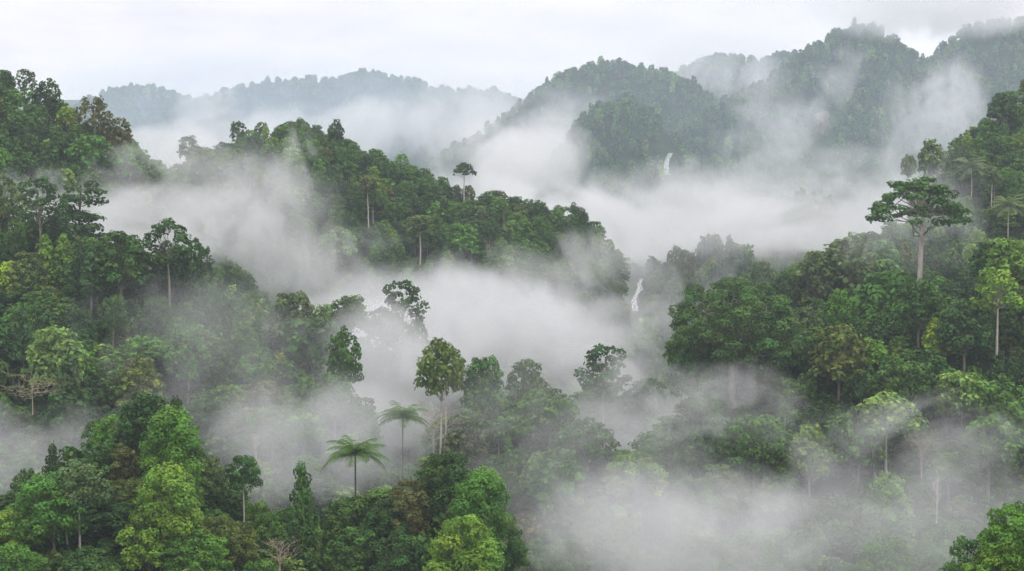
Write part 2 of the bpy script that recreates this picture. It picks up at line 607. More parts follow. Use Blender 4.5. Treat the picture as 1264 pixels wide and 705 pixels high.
KINDS = {   # layout, total height, crown half-width, crown depth, trunk radius, bark, leaf tint spread
 'dome':     dict(f=lay_dome, kw=dict(RR=5.0, H=15, ch=12.5, k=34, rc=(.22,.36)), H=15, RR=5.0, ch=12.5, tr=.32, bark=BARK, tv=.20),
 'broad':    dict(f=lay_dome, kw=dict(RR=6.5, H=15, ch=11, k=40, rc=(.16, .28), flat=.62, low=-.6), H=15, RR=6.5, ch=11.0, tr=.38, bark=BARK, tv=.22),
 'tufted':   dict(f=lay_dome, kw=dict(RR=5.0, H=16, ch=13.5, k=46, rc=(.16, .27), flat=.85, low=-.6), H=16, RR=5.0, ch=13.5, tr=.32, bark=BARK, tv=.30),
 'billow':   dict(f=lay_billow, kw=dict(RR=5.0, H=19, ch=14, k=30), H=19, RR=5.0, ch=14.0, tr=.4, bark=BARK, tv=.18),
 'giant':    dict(f=lay_dome, kw=dict(RR=12.0, H=23, ch=19, k=95, rc=(.12, .20), flat=.66, low=-.7), H=23, RR=12.0, ch=19.0, tr=.8, bark=BARK, tv=.24),
 'umbrella': dict(f=lay_umbrella, kw=dict(RR=6.5, H=24), H=24, RR=6.5, ch=8.0, tr=.42, bark=PALE, tv=.18),
 'pagoda':   dict(f=lay_pagoda, kw=dict(RR=5.0, H=20, ch=13), H=20, RR=5.0, ch=13.0, tr=.34, bark=DARKB, tv=.16),
 'open':     dict(f=lay_open, kw=dict(RR=5.0, H=19, ch=10), H=19, RR=5.0, ch=10.0, tr=.32, bark=BARK, tv=.18),
 'twin':     dict(f=lay_dome, kw=dict(RR=5.0, H=16, ch=9, k=30, rc=(.18,.30), flat=.7, low=-.5), H=16, RR=5.0, ch=9.0, tr=.24, bark=PALE, tv=.24),
 'column':   dict(f=lay_column, kw=dict(RR=3.0, H=17, ch=12.5), H=17, RR=3.0, ch=12.5, tr=.26, bark=DARKB, tv=.2),
 'poletree': dict(f=lay_dome, kw=dict(RR=4.0, H=20, ch=8.5, k=20), H=20, RR=4.0, ch=8.5, tr=.27, bark=PALE, tv=.2),
}


def build_kind(kind, size, cover, seed, woody=True, sparse=1.0):
    K = KINDS[kind]
    rg = np.random.default_rng(seed)
    clumps = K['f'](rg, **K['kw'])
    if sparse < 1:
        m = rg.random(len(clumps)) < sparse
        m[0] = True
        clumps = [c for c, q in zip(clumps, m) if q]
    V, F, T = clump_leaves(clumps, size, cover, rg, K['tv'])
    out = dict(leaf=(V, F, T), K=K)
    if woody:
        H, ch = K['H'], K['ch']
        A = Acc()
        top = H - ch * .55
        if kind in ('pagoda', 'column', 'billow'):
            top = H - 1.2
        if kind == 'umbrella':
            top = H - 3.0
        tp = trunk_path(top, .35, rg)
        A.add(buttress(tp, K['tr'], 8, rg))
        if kind == 'twin':
            tp2 = trunk_path(top * .96, .5, rg) + np.array([1.1, 1.9, 0]) * np.linspace(.8, 1.3, 9)[:, None]
            A.add(buttress(tp2, K['tr'] * .85, 8, rg))
        B = Acc()
        for c, r in clumps[:-1] if kind not in ('umbrella', 'open') else clumps:
            if kind in ('pagoda', 'column', 'billow'):
                z0 = max(c[2] - 1.2 - .25 * math.hypot(c[0], c[1]), H - ch - .5)
                i = np.interp(z0, tp[:, 2], np.arange(len(tp)))
                p0 = tp[int(round(min(i, len(tp) - 1)))]
                B.add(limb(p0, c, K['tr'] * .3, K['tr'] * .07, rg, .06, 4, 5))
            elif kind == 'umbrella':
                z0 = H - 3.5 - rg.uniform(.0, .85) * math.hypot(c[0], c[1])
                k_ = np.argmin(np.abs(tp[:, 2] - min(z0, top)))
                B.add(limb(tp[k_], c - np.array([0, 0, r[2] * .2]), K['tr'] * .24, K['tr'] * .06, rg, .10, 5, 7, .04))
            else:
                z0 = top - rg.uniform(0, .28) * ch
                k_ = np.argmin(np.abs(tp[:, 2] - z0))
                B.add(limb(tp[k_], c, K['tr'] * .26, K['tr'] * .06, rg, .08, 5, 6, .03))
        # twigs that show in the gaps
        out['trunk'] = A.get()
        out['limbs'] = B.get()
    return out


def as_mesh(name, p):
    V, F, T = p['leaf']
    A = Acc()
    A.add(p['trunk'])
    nt = len(p['trunk'][1])
    A.add(p['limbs'])
    mi = np.zeros(nt + len(p['limbs'][1]), dtype=np.int32)
    mi[nt:] = 1
    return (mesh_np(name + '_crown', V, F, [LEAF], T),
            mesh_np(name + '_trunk', *A.get(), [p['K']['bark'], BARK], smooth=True, midx=mi))


PROTO = {}      # (kind, variant, lod) -> crown and trunk meshes


def proto(kind, var, lod):
    key = (kind, var, lod)
    if key not in PROTO:
        size, cover = {0: (.46, 1.35), 1: (.72, 1.3), 2: (1.05, 1.25)}[lod]
        if kind == 'open':
            cover *= .8
        if kind == 'umbrella':
            cover *= .95
        PROTO[key] = as_mesh(kind, build_kind(kind, size, cover, 100 + 17 * var + len(kind) * 3))
    return PROTO[key]


COLS = {
 'dark':   (0.044, 0.101, 0.024),
 'deep':   (0.059, 0.133, 0.026),
 'mid':    (0.078, 0.169, 0.029),
 'bright': (0.096, 0.217, 0.029),
 'lime':   (0.145, 0.265, 0.033),
 'yellow': (0.271, 0.374, 0.036),
 'olive':  (0.118, 0.161, 0.032),
 'grey':   (0.109, 0.167, 0.054),
 'brown':  (0.121, 0.128, 0.038),
 'pale':   (0.165, 0.265, 0.060),
}
TREES = []       # placed individuals: dict(x,y,z,w,H,u,v,...)


def place(kind, col, x, y, z, sx, sz, lod, var=None, rot=None, name='broadleaf_tree', colj=.12, bark=None):
    var = rng.integers(0, 3) if var is None else var
    mc, mt = proto(kind, int(var), lod)
    e = bpy.data.objects.new(name, None)
    e.empty_display_size = 1.0
    COL.objects.link(e)
    e.location = (x, y, z)
    e.rotation_euler = (0, 0, rng.uniform(0, TAU) if rot is None else rot)
    e.scale = (sx, sx, sz)
    c = obj('crown', mc, e)
    j = 1 + rng.normal() * colj
    k = rng.normal() * .06
    b = np.array(COLS[col] if isinstance(col, str) else col)
    c.color = (b[0] * j * (1 + k), b[1] * j, b[2] * j * (1 - k), 1)
    t = obj('trunk', mt, e)
    if bark is not None:
        t.material_slots[0].link = 'OBJECT'
        t.material_slots[0].material = bark
    return e


def lod_of(y):
    return 0 if y < 430 else (1 if y < 680 else 2)


def find_y(u, vtop, H, y0, y1):
    """depth at which a tree of height H standing on the ground has its top at (u, vtop)"""
    ys = np.linspace(y0, y1, 160)
    s = (u - 632.0) / FPX
    g = terrain(np.full(ys.shape, s), ys)
    _, v = proj(s * ys, ys, g + H)
    d = v - vtop
    sc = np.where((d[:-1] > 0) & (d[1:] <= 0))[0]
    if len(sc):
        i = sc[0]
        return float(ys[i] + (ys[i + 1] - ys[i]) * d[i] / (d[i] - d[i + 1])), 0.0
    i = int(np.argmin(np.abs(d)))
    return float(ys[i]), float(d[i])

# ------------------------------------------------------------------ trees one can point to in the photograph
# (u of trunk, v of crown top, crown width px, kind, colour, depth range, height scale or None, label, landmark phrase or None)
LBL = {}
HERO = [
 # --- lower left hill
 (178,481,78,'dome','dark',(340,400),None,'dark green domed tree crowning the lower left hill','the dark dome crowning the lower left hill'),
 (212,506,76,'billow','bright',(330,380),None,'tall bright green billowing tree just below the hilltop dark dome','the tall bright billowing tree'),
 (207,575,84,'billow','lime',(320,370),None,'yellower bright green billowing tree below the tall bright one',None),
 (97,566,86,'twin','grey',(310,360),None,'open tree with pale twin trunks bare of leaves, near the bottom left corner','the open tree with pale trunks'),
 (128,540,56,'tufted','deep',(330,380),None,'deep green tufted tree behind the open tree with pale trunks',None),
 (62,578,92,'dome','bright',(320,360),None,'rounded bright green tree left of the pale twin trunks',None),
 (22,618,82,'broad','lime',(300,350),None,'wide yellow green crown at the left edge near the bottom',None),
 (16,668,90,'broad','bright',(280,330),None,'bright green spreading crown filling the bottom left corner',None),
 (150,545,50,'tufted','brown',(330,380),None,'brownish thin crowned tree beside the dark hilltop dome',None),
 (182,622,76,'tufted','lime',(300,340),None,'fine leaved yellowish green tree near the bottom, below the bright billows','the fine yellowish tree at the bottom'),
 (240,650,92,'broad','bright',(290,330),None,'broad light green tree at the bottom edge, below the bright billows',None),
 (268,632,60,'dome','olive',(310,350),None,'olive green rounded tree on the lower hill, right of the bright billows',None),
 (300,557,44,'poletree','deep',(340,400),1.0,'slim tree with one straight pale trunk and a small round crown above the mist','the slim pale trunked tree'),
 (372,570,42,'column','deep',(340,400),None,'small dark lopsided column of leaves standing alone in the mist','the dark leafy column'),
 (258,560,46,'dome','grey',(350,410),None,'greyed round tree half in mist behind the slim pale trunked tree',None),
 (330,628,52,'dome','mid',(310,350),None,'low mid green round tree above the bare bush at the bottom',None),
 (382,626,38,'dome','pale',(320,370),None,'small pale green bushy tree below the dark leafy column',None),
 (290,640,60,'dome','olive',(300,340),None,'dull olive tree between the light broad tree and the bare bush',None),
 # --- lower centre hillock
 (551,553,78,'dome','dark',(340,390),None,'dark green dome topping the lower centre hillock','the dark dome on the centre hillock'),
 (592,580,76,'billow','bright',(335,380),None,'bright green billowing tree beside the dark dome on the centre hillock','the bright billow on the centre hillock'),
 (572,634,88,'billow','lime',(310,350),None,'lighter yellow green billow at the bottom below the bright billow',None),
 (505,590,64,'tufted','brown',(335,380),None,'brown tinged thin crowned tree left of the dark centre dome',None),
 (478,612,66,'dome','dark',(330,370),None,'dark rounded tree below the tree ferns on the centre hillock',None),
 (440,648,84,'broad','deep',(310,350),None,'deep green spreading tree at the bottom, left of the centre hillock',None),
 (492,648,74,'tufted','dark',(300,340),None,'dark fine leaved tree with a thin trunk at the bottom of the centre hillock',None),
 (628,645,50,'dome','deep',(330,380),None,'small deep green tree at the right foot of the centre hillock',None),
 (696,642,48,'dome','mid',(390,440),None,'round tree with a thin trunk standing alone in bottom mist','the lone round tree in bottom mist'),
 (652,648,46,'dome','grey',(390,440),None,'faint grey green tree between the centre hillock and lone round tree',None),
 (781,658,44,'tufted','mid',(390,440),None,'flat topped small tree alone in mist at the bottom edge','the flat topped tree at the bottom'),
 (922,655,96,'dome','mid',(395,450),None,'wide domed tree faint in the low mist at the bottom','the faint dome at the bottom right'),
 (1092,660,84,'dome','mid',(395,450),None,'very faint round crown nearly lost in the bottom right mist',None),
 # --- bottom right corner
 (1252,616,88,'dome','bright',(215,262),None,'bright green dense tree in the bottom right corner','the bright corner tree'),
 (1196,660,74,'open','deep',(205,250),None,'dark small leaved sprig topped tree beside the bright corner tree',None),
 (1238,668,90,'broad','lime',(200,240),None,'yellow green crown under the bright corner tree',None),
 # --- left hill
 (46,217,72,'open','dark',(560,640),None,'dark open tree with cauliflower crown on the left hilltop','the dark cauliflower crown on the left hilltop'),
 (97,225,80,'pagoda','dark',(560,640),None,'dark tiered tree with flat reaching boughs on the left hilltop','the dark tiered tree'),
 (6,214,50,'tufted','grey',(570,650),None,'greyish tree cut by the left edge beside the cauliflower crown',None),
 (70,262,50,'dome','dark',(560,620),None,'dense dark crown below the cauliflower crown',None),
 (207,269,72,'open','dark',(540,620),None,'dark open crown standing clear against white mist, right end of the left hilltop','the dark open crown against the mist'),
 (243,293,46,'tufted','dark',(540,620),None,'narrow dark companion touching the open crown against the mist',None),
 (213,302,52,'dome','deep',(540,600),None,'dense deep green crown wrapped under the open crown against the mist',None),
 (148,282,76,'dome','deep',(550,620),None,'smooth deep green dome between the tiered tree and open crown',None),
 (110,300,60,'tufted','dark',(540,600),None,'dark ragged crown under the tiered tree',None),
 (55,288,30,'column','lime',(530,600),None,'pointed lime green tree below the cauliflower crown','the pointed lime tree'),
 (78,288,28,'column','lime',(530,600),None,'second pointed lime green tree, below the tiered tree',None),
 (14,322,44,'dome','yellow',(520,580),None,'yellow green crown at the left edge of the left hill','the yellow crown at the left edge'),
 (35,305,52,'tufted','olive',(530,590),None,'olive crown above the yellow crown at the left edge',None),
 (120,310,50,'dome','lime',(520,590),None,'light green round crown below the smooth deep green dome',None),
 (68,400,84,'dome','pale',(470,560),None,'round pale green tree, largest smooth crown on the left hillside','the round pale tree'),
 (85,442,58,'column','dark',(440,520),None,'dark dense upright tree right of the pale bare tree','the dark upright tree'),
 (40,372,70,'tufted','dark',(480,560),None,'dark crown over the round pale tree',None),
 (384,386,84,'poletree','deep',(500,580),1.0,'tall tree with straight white trunk at right end of the left hill','the tall white trunked tree'),
 (424,402,50,'tufted','deep',(500,570),None,'dark ragged tree beside the tall white trunked tree',None),
 (412,458,66,'dome','deep',(480,540),None,'deep green crown under the tall white trunked tree',None),
 (309,360,42,'open','mid',(520,600),None,'small lacy crown breaking the left hill skyline','the small lacy crown'),
 (360,358,64,'dome','grey',(630,690),None,'round tree faded white by mist behind the left hill','the mist faded round tree'),
 (432,362,50,'dome','grey',(620,700),None,'mist faded crown left of the broad tree in central mist',None),
 (495,344,68,'open','dark',(600,660),None,'broad irregular dark tree standing alone in thick central mist','the broad tree in central mist'),
 (472,378,46,'dome','grey',(600,665),None,'faded low crown at the foot of the broad tree in central mist',None),
 (335,500,64,'broad','mid',(450,520),None,'layered mid green crown in thin mist on the left slope',None),
 (375,508,60,'broad','bright',(450,510),None,'flat brighter green crown in thin mist above the tree ferns','the flat bright crown above the ferns'),
 (170,440,70,'tufted','olive',(460,530),None,'dry olive brown crown in thin mist on the left slope',None),
 (230,400,66,'tufted','mid',(480,560),None,'mid green crown on the misty left slope under the skyline',None),
 # --- mound in the middle
 (543,416,68,'twin','olive',(490,550),1.25,'tall olive crowned tree with twin bare trunks above the middle mound','the tall olive crowned tree'),
 (597,437,56,'dome','mid',(490,550),None,'round crown hanging beside the tall olive crowned tree',None),
 (650,440,50,'dome','grey',(560,640),None,'grey crown lost in mist right of the tall olive tree',None),
 (676,478,84,'broad','mid',(480,530),None,'spreading crown at the top of the misty middle mound','the spreading crown topping the mound'),
 (640,500,64,'broad','bright',(470,520),None,'lighter flat crown left of the middle mound top',None),
 (722,512,86,'broad','deep',(470,520),None,'broad deep green crown on the right shoulder of the middle mound',None),
 (785,556,80,'broad','lime',(450,510),None,'broad yellow tipped crown at the right end of the middle mound','the yellow tipped crown on the mound'),
 (690,552,74,'tufted','mid',(450,500),None,'mid green crown low on the middle mound',None),
 (575,510,60,'tufted','brown',(470,520),None,'brownish twiggy crown below the tall olive crowned tree',None),
 (748,423,76,'open','dark',(590,650),None,'dark open tree silhouetted against mist left of the giant tree','the dark open tree in mist'),
 (800,464,60,'dome','dark',(580,640),None,'low dark crown between the open tree and the giant tree',None),
 # --- right hill
 (905,341,168,'giant',(0.066,0.142,0.034),(505,570),None,'giant spreading tree, widest crown on the right hill','the giant spreading tree'),
 (860,400,80,'broad','mid',(500,560),None,'wide crown under the left flank of the giant spreading tree',None),
 (1133,211,138,'umbrella','deep',(535,600),.9,'tall emergent tree with umbrella crown and smooth pale trunk','the tall umbrella tree'),
 (1098,329,108,'dome',(0.088,0.195,0.032),(520,580),None,'big bright green dome at the foot of the umbrella tree','the big bright dome'),
 (1036,398,76,'dome','olive',(500,560),None,'olive domed tree between the giant tree and bright dome',None),
 (1000,410,66,'broad','deep',(500,550),None,'deep green wide crown right of the giant spreading tree',None),
 (1160,391,44,'tufted','yellow',(480,540),None,'yellow leaved slender tree on the right hill','the yellow leaved tree'),
 (1231,328,72,'open','lime',(500,570),None,'light green open tree with pale forked branches near the right edge','the light open tree with forked trunk'),
 (1246,292,60,'dome','lime',(530,600),None,'light green dome near the right edge, over the forked tree',None),
 (1110,444,84,'broad','deep',(470,530),None,'dark layered crown under the yellow leaved tree',None),
 (1062,442,46,'tufted','deep',(480,530),None,'tufted deep green crown left of the dark layered crown',None),
 (1096,482,92,'twin','pale',(440,500),.85,'open tree on two pale slender trunks in right hillside mist','the open tree on slender trunks'),
 (1190,456,84,'broad','pale',(450,510),None,'pale billowy crown on the right hillside','the pale billowy crown'),
 (1240,462,80,'tufted','mid',(450,500),None,'mid green crown at the right edge beside the pale billowy crown',None),
 (1222,512,84,'broad','mid',(430,480),None,'wide mid green crown below the pale billowy crown',None),
 (1058,500,76,'broad','mid',(440,490),None,'mid green crown left of the open tree on slender trunks',None),
 (1000,520,60,'dome','pale',(440,490),None,'pale feathery crown in mist under the olive dome',None),
 (930,510,88,'broad','mid',(430,490),None,'dim spreading crown in mist under the giant tree',None),
 (1190,370,70,'dome','dark',(500,560),None,'very dark crown between the yellow tree and forked tree',None),
 (1135,345,64,'dome','deep',(500,560),None,'deep green crown hiding the foot of the umbrella tree',None),
 # --- slope behind the right hill
 (1048,286,70,'tufted','grey',(690,780),None,'mist greyed tree left of the umbrella tree','the mist greyed tree'),
 (1006,308,56,'tufted','grey',(680,760),None,'mist greyed crown at the left end of the far right slope',None),
 (1085,296,60,'dome','mid',(690,770),None,'dim crown behind the umbrella trunk',None),
 (1224,205,26,'poletree','grey',(830,930),1.0,'thin pale trunked tree between the two palms','the thin pole tree between palms'),
 (1150,172,36,'dome','grey',(850,950),None,'dim crown on the skyline above the umbrella tree',None),
 (1122,176,20,'poletree','grey',(810,835),None,'tiny faded tree poking out of mist, upper right slope',None),
 (1238,112,40,'dome','dark',(880,980),None,'dark crown on the right skyline near the edge',None),
 # --- central ridge
 (573,198,30,'umbrella','dark',(915,990),.9,'small lone umbrella tree standing above the central ridge','the lone umbrella tree on the ridge'),
 (293,149,26,'open','dark',(900,980),None,'lacy dark tree on the left end of the central ridge','the lacy tree on the ridge'),
 (233,166,34,'open','dark',(870,960),None,'dim lacy tree in the saddle left of the central ridge',None),
 (415,146,22,'tufted','dark',(925,990),None,'dark tuft topped tree on the central ridge crest','the tuft topped tree'),
 (360,180,36,'dome','lime',(880,950),None,'light green crown just under the central ridge crest',None),
 (518,263,36,'poletree','olive',(860,930),.8,'olive crowned tree with pale trunk on the central ridge','the olive pole tree on the ridge'),
 (455,214,30,'poletree','olive',(880,950),1.0,'dull crowned tree with thin pale trunk mid ridge','the thin pole tree on the ridge'),
 (570,274,44,'dome','bright',(850,920),None,'bright green dome low on the central ridge','the bright dome low on the ridge'),
 (420,278,40,'dome','pale',(850,930),None,'pale green dome at the mist edge of the central ridge',None),
 # --- upper left ridge
 (31,84,34,'open','dark',(780,850),None,'lacy dark tree on the upper left skyline','the lacy tree on the upper left skyline'),
 (58,96,36,'tufted','dark',(775,850),None,'dark ragged tree right of the lacy upper left tree',None),
 (116,118,50,'open','brown',(770,850),None,'brown open crowned tree on the upper left ridge','the brown tree'),
 (140,140,46,'tufted','brown',(765,840),None,'second brown tree, lower and right of the open brown one',None),
 (82,130,26,'tufted','yellow',(765,840),None,'small yellowish crown on the upper left ridge',None),
 (160,178,56,'broad','bright',(745,820),None,'bright green low crown at the right end of the upper left ridge',None),
 (110,164,60,'broad','bright',(740,810),None,'bright green wide crown under the brown tree',None),
]
HEROES = []
NAMES = {'twin':'twin_trunked_tree','dome':'domed_tree','giant':'giant_tree','broad':'spreading_tree','tufted':'tufted_tree','billow':'billowing_tree','umbrella':'umbrella_tree','pagoda':'tiered_tree','open':'open_crowned_tree','column':'upright_tree','poletree':'pole_tree'}


def hero(u, vt, w, kind, col, yr, hs, label, lm, **kw):
    K = KINDS[kind]
    y = .5 * (yr[0] + yr[1])
    for _ in range(3):
        sx = w * y / FPX / (2 * K['RR'])
        sz = sx * (hs or 1.0)
        y, dv = find_y(u, vt, K['H'] * sz, *yr)
    sx = w * y / FPX / (2 * K['RR'])
    sz = sx * (hs or 1.0)
    p = at(u, vt, y)
    g = ground(p[0], p[1])
    need = p[2] - g
    # grow a little, or sink a little, so that the foot meets the ground
    if need > K['H'] * sz:
        sz = min(need / K['H'], sz * 1.9)
    elif need < K['H'] * sz * .75:
        sz = max(need / K['H'], sz * .6)
    z = p[2] - K['H'] * sz

    e = place(kind, col, p[0], p[1], min(z, g) - .3, sx, sz, 0 if kind in ('umbrella', 'giant') and y < 700 else lod_of(y), name=NAMES[kind], colj=.03, **kw)
    tag(e, label, 'tree', 'forest trees on the misty hills')
    vb = proj(p[0], p[1], z + (K['H'] - K['ch']) * sz)[1]
    vlim = vt + .62 * (vb - vt)
    if kind in ('umbrella', 'poletree', 'twin'):
        vlim = proj(p[0], p[1], z + .22 * K['H'] * sz)[1]
    TREES.append(dict(x=p[0], y=p[1], w=K['RR'] * sx, u=u, vt=vt, vb=vb, wp=w, vlim=vlim))
    HEROES.append(dict(u=u, v=.5 * (vt + vb), y=p[1], lm=lm, label=label, wp=w))
    return e


for h in HERO:
    kw = {}
    if h[3] == 'open' and 'forked' in h[7]: kw['bark'] = PALE
    hero(*h, **kw)


# ------------------------------------------------------------------ tree ferns and palms
def frond(L, rg, el, bend, npin=30, wid=.24, hang=.55):
    """a frond that leaves the crown at angle el and arches over, leaflets hanging on both sides; vertices, faces"""
    t = np.linspace(0, 1, npin)
    ang = el - bend * t ** 1.25
    xs = np.concatenate([[0], np.cumsum(np.cos(ang))[:-1]]) * L / npin
    zs = np.concatenate([[0], np.cumsum(np.sin(ang))[:-1]]) * L / npin
    A = Acc()
    A.add(tube(np.stack([xs, 0 * t, zs], 1), np.linspace(.05, .012, npin), 4))
    sl = slice(2, npin - 1)
    n = npin - 3
    for sgn in (-1, 1):
        tt = t[sl]
        p = np.stack([xs[sl], 0 * tt, zs[sl]], 1)
        ax = np.stack([np.cos(ang[sl]), 0 * tt, np.sin(ang[sl])], 1)
        ln = wid * L * np.sin(np.clip(tt * .98 + .08, 0, 1) * math.pi) ** .6 * rg.uniform(.8, 1.15, n)
        d = ax * .5 + np.stack([0 * tt, sgn * np.ones(n), -hang * rg.uniform(.5, 1.4, n)], 1)
        d = unit(d)
        hw = L / npin * .40
        V = np.stack([p - ax * hw, p + ax * hw, p + d * ln[:, None] + ax * hw * .3, p + d * ln[:, None] - ax * hw * .3], 1).reshape(-1, 3)
        A.add((V, np.arange(n * 4).reshape(-1, 4)))
    return A.get()


def rotz(V, a):
    c, s = math.cos(a), math.sin(a)
    return V @ np.array([[c, s, 0], [-s, c, 0], [0, 0, 1]])


def fern_tree(name, label, cat, u, vt, y, wpx, vbase, col, nf=24, group=None, trunk_r=.16, els=(.15, 1.25), bark=DARKB, seed=0):
    rg = np.random.default_rng(500 + seed)
    if isinstance(y, tuple):      # stand where a palm of this height reaches up to the pixel
        y = find_y(u, vt, 12.5, *y)[0]
    L = wpx * y / FPX * .5 / .86
    top = at(u, vt, y)
    hub = top[2] - L * .42
    g = ground(top[0], y) - .3
    e = bpy.data.objects.new(name, None)
    COL.objects.link(e)
    e.location = (top[0], y, g)
    tag(e, label, cat, group)
    A = Acc()
    H = hub - g
    tp = trunk_path(H, .25, rg)
    A.add(tube(tp, np.linspace(trunk_r * 1.35, trunk_r, len(tp)), 8))
    obj('trunk', mesh_np(name + '_trunk', *A.get(), [bark], smooth=True), e)
    for i in range(nf):
        el = els[0] + (els[1] - els[0]) * ((i * .618) % 1.0)
        V, F = frond(L * rg.uniform(.9, 1.2), rg, el, rg.uniform(1.1, 1.6) + .35 * el)
        V = rotz(V, i / nf * TAU + rg.uniform(-.15, .15)) + tp[-1]
        lt = rg.uniform(.75, 1.25)
        f = obj('frond', mesh_np('frond', V, F, [LEAF], np.ones((len(V), 3)) * lt), e)
        f.color = (*col, 1)
    TREES.append(dict(x=top[0], y=y, w=L, u=u, vt=vt, vb=vbase, wp=wpx, vlim=vt + .85 * (vbase - vt)))
    HEROES.append(dict(u=u, v=vt + 10, y=y, lm=None, label=label, wp=wpx))


fern_tree('tree_fern', 'larger tree fern on a dark slender trunk above the centre hillock', 'tree fern', 440, 543, 395, 78, 612, (.085, .165, .035), group='tree ferns in the mist', seed=1)
HEROES[-1]['lm'] = 'the larger tree fern'
fern_tree('tree_fern', 'smaller tree fern up and right of the larger one, in thicker mist', 'tree fern', 497, 501, 440, 62, 566, (.085, .155, .045), group='tree ferns in the mist', seed=2)
HEROES[-1]['lm'] = 'the smaller tree fern'
fern_tree('palm_tree', 'pale palm with an upright head of fronds, nearest the right edge', 'palm', 1245, 244, 816, 44, 300, (.15, .21, .075), nf=22, group='palms on the upper right slope', trunk_r=.2, els=(-.2, 1.4), bark=PALE, seed=3)
HEROES[-1]['lm'] = 'the palm nearest the right edge'
fern_tree('palm_tree', 'faded palm in mist right of the umbrella tree', 'palm', 1199, 196, 858, 46, 250, (.14, .19, .09), nf=22, group='palms on the upper right slope', trunk_r=.2, els=(-.2, 1.4), bark=PALE, seed=4)
HEROES[-1]['lm'] = 'the faded palm'


# ------------------------------------------------------------------ leafless trees
def bare_tree(label, u, vt, y, wpx, vbase, mat, flat=.5, seed=0, hub=.35):
    rg = np.random.default_rng(900 + seed)
    top, W = at(u, vt, y), wpx * y / FPX * .5
    g = at(u, vbase, y)[2]
    H = top[2] - g
    e = bpy.data.objects.new('bare_tree', None)
    COL.objects.link(e)
    e.location = (top[0], y, g)
    tag(e, label, 'tree', 'leafless trees on the hills')
    A = Acc()
    tp = trunk_path(H * .8, .15, rg)
    A.add(tube(tp, np.linspace(.15, .05, len(tp)), 7))
    obj('trunk', mesh_np('bare_trunk', *A.get(), [mat], smooth=True), e)
    for i in range(13):
        B = Acc()
        z0 = H * rg.uniform(hub * .8, .78)
        p0 = tp[int(np.argmin(np.abs(tp[:, 2] - z0)))]
        a = i * 2.4
        r = W * rg.uniform(.6, 1.0)
        p1 = np.array([math.cos(a) * r, math.sin(a) * r, min(H, z0 + H * flat * rg.uniform(.3, .9))])
        B.add(limb(p0, p1, .055, .016, rg, .05, 5, 6, .04))
        for j in range(7):
            q = p0 + (p1 - p0) * rg.uniform(.35, 1.0)
            dd = rg.normal(size=3) * W * .28
            dd[2] = abs(dd[2]) * .8
            B.add(limb(q, q + dd, .035, .012, rg, .04, 4, 4, .06))
        obj('branch', mesh_np('branch', *B.get(), [mat], smooth=True), e)
    TREES.append(dict(x=top[0], y=y, w=W, u=u, vt=vt, vb=vbase, wp=wpx, vlim=vt + .85 * (vbase - vt)))
    HEROES.append(dict(u=u, v=.5 * (vt + vbase), y=y, lm=None, label=label, wp=wpx))


bare_tree('pale straw coloured bare tree with flat spreading branches on left slope', 40, 462, 432, 84, 512, STRAW, .25, 1)
HEROES[-1]['lm'] = 'the pale bare tree'
bare_tree('brown leafless bush of fine twigs at the bottom, left of centre', 345, 668, 318, 50, 706, TWIG, .8, 2, .2)
HEROES[-1]['lm'] = 'the bare brown bush'
bare_tree('reddish leafless crown in mist beside the two slender trunks', 1138, 538, 440, 42, 590, TWIG, .8, 3, .4)
HEROES[-1]['lm'] = 'the reddish bare tree'
bare_tree('thin twisted white snag in mist on the left slope', 316, 536, 450, 14, 566, PALE, .5, 4, .4)
bare_tree('grey twiggy bare tree at the foot of the tall olive crowned tree', 535, 505, 478, 74, 560, TWIG, .6, 5, .3)
bare_tree('pale leaning snag under the reddish bare tree', 1156, 590, 432, 18, 646, PALE, .6, 6, .5)

# ------------------------------------------------------------------ every other tree: where one could stand and be seen
def visible_grid():
    can = GZ + 11.0
    u, v = proj(GX, GY, can)
    run = np.minimum.accumulate(v, axis=0)
    prev = np.vstack([np.full((1, NS), 9999.0), run[:-1]])
    return v, prev


GX = GS * GY
VCAN, VPREV = visible_grid()


def lookup(A, s, Y):
    i = np.interp(Y, gY, np.arange(NY))
    j = (s - gs[0]) / (gs[1] - gs[0])
    return A[np.clip(np.round(i).astype(int), 0, NY - 1), np.clip(np.round(j).astype(int), 0, NS - 1)]


def scatter(y0, y1, space, seed, umin=-200, umax=1465, slack=6.0, jitter=.42):
    """jittered grid of world points that can be seen past what stands in front"""
    rg = np.random.default_rng(seed)
    ys = np.arange(y0, y1, space)
    pts = []
    for k, y in enumerate(ys):
        xa, xb = (umin - 632) / FPX * y, (umax - 632) / FPX * y
        xs = np.arange(xa, xb, space) + (k % 2) * space * .5
        pts.append(np.stack([xs, np.full(xs.shape, y)], 1))
    P = np.concatenate(pts)
    P = P + rg.uniform(-jitter, jitter, P.shape) * space
    s = P[:, 0] / P[:, 1]
    z = terrain(s, P[:, 1])
    _, vt = proj(P[:, 0], P[:, 1], z + 15.0)
    pv = lookup(VPREV, s, P[:, 1])
    _, vfloor = proj(P[:, 0], P[:, 1], z)
    k = (vt < pv + slack) & (vt < 740)
    # the cleared course below and before the lower waterfall
    u = proj(P[:, 0], P[:, 1], z)[0]
    k &= ~((np.abs(u - 787) < 17) & (P[:, 1] > 690) & (P[:, 1] < 1150) & (vt < 392))
    return P[k, 0], P[k, 1], z[k]


HX = np.array([t['x'] for t in TREES]); HY = np.array([t['y'] for t in TREES])
HU = np.array([t['u'] for t in TREES]); HVT = np.array([t['vt'] for t in TREES]); HVB = np.array([t['vb'] for t in TREES])
HW = np.array([t['w'] for t in TREES]); HWP = np.array([t['wp'] for t in TREES])
HL = np.array([t['vlim'] for t in TREES])

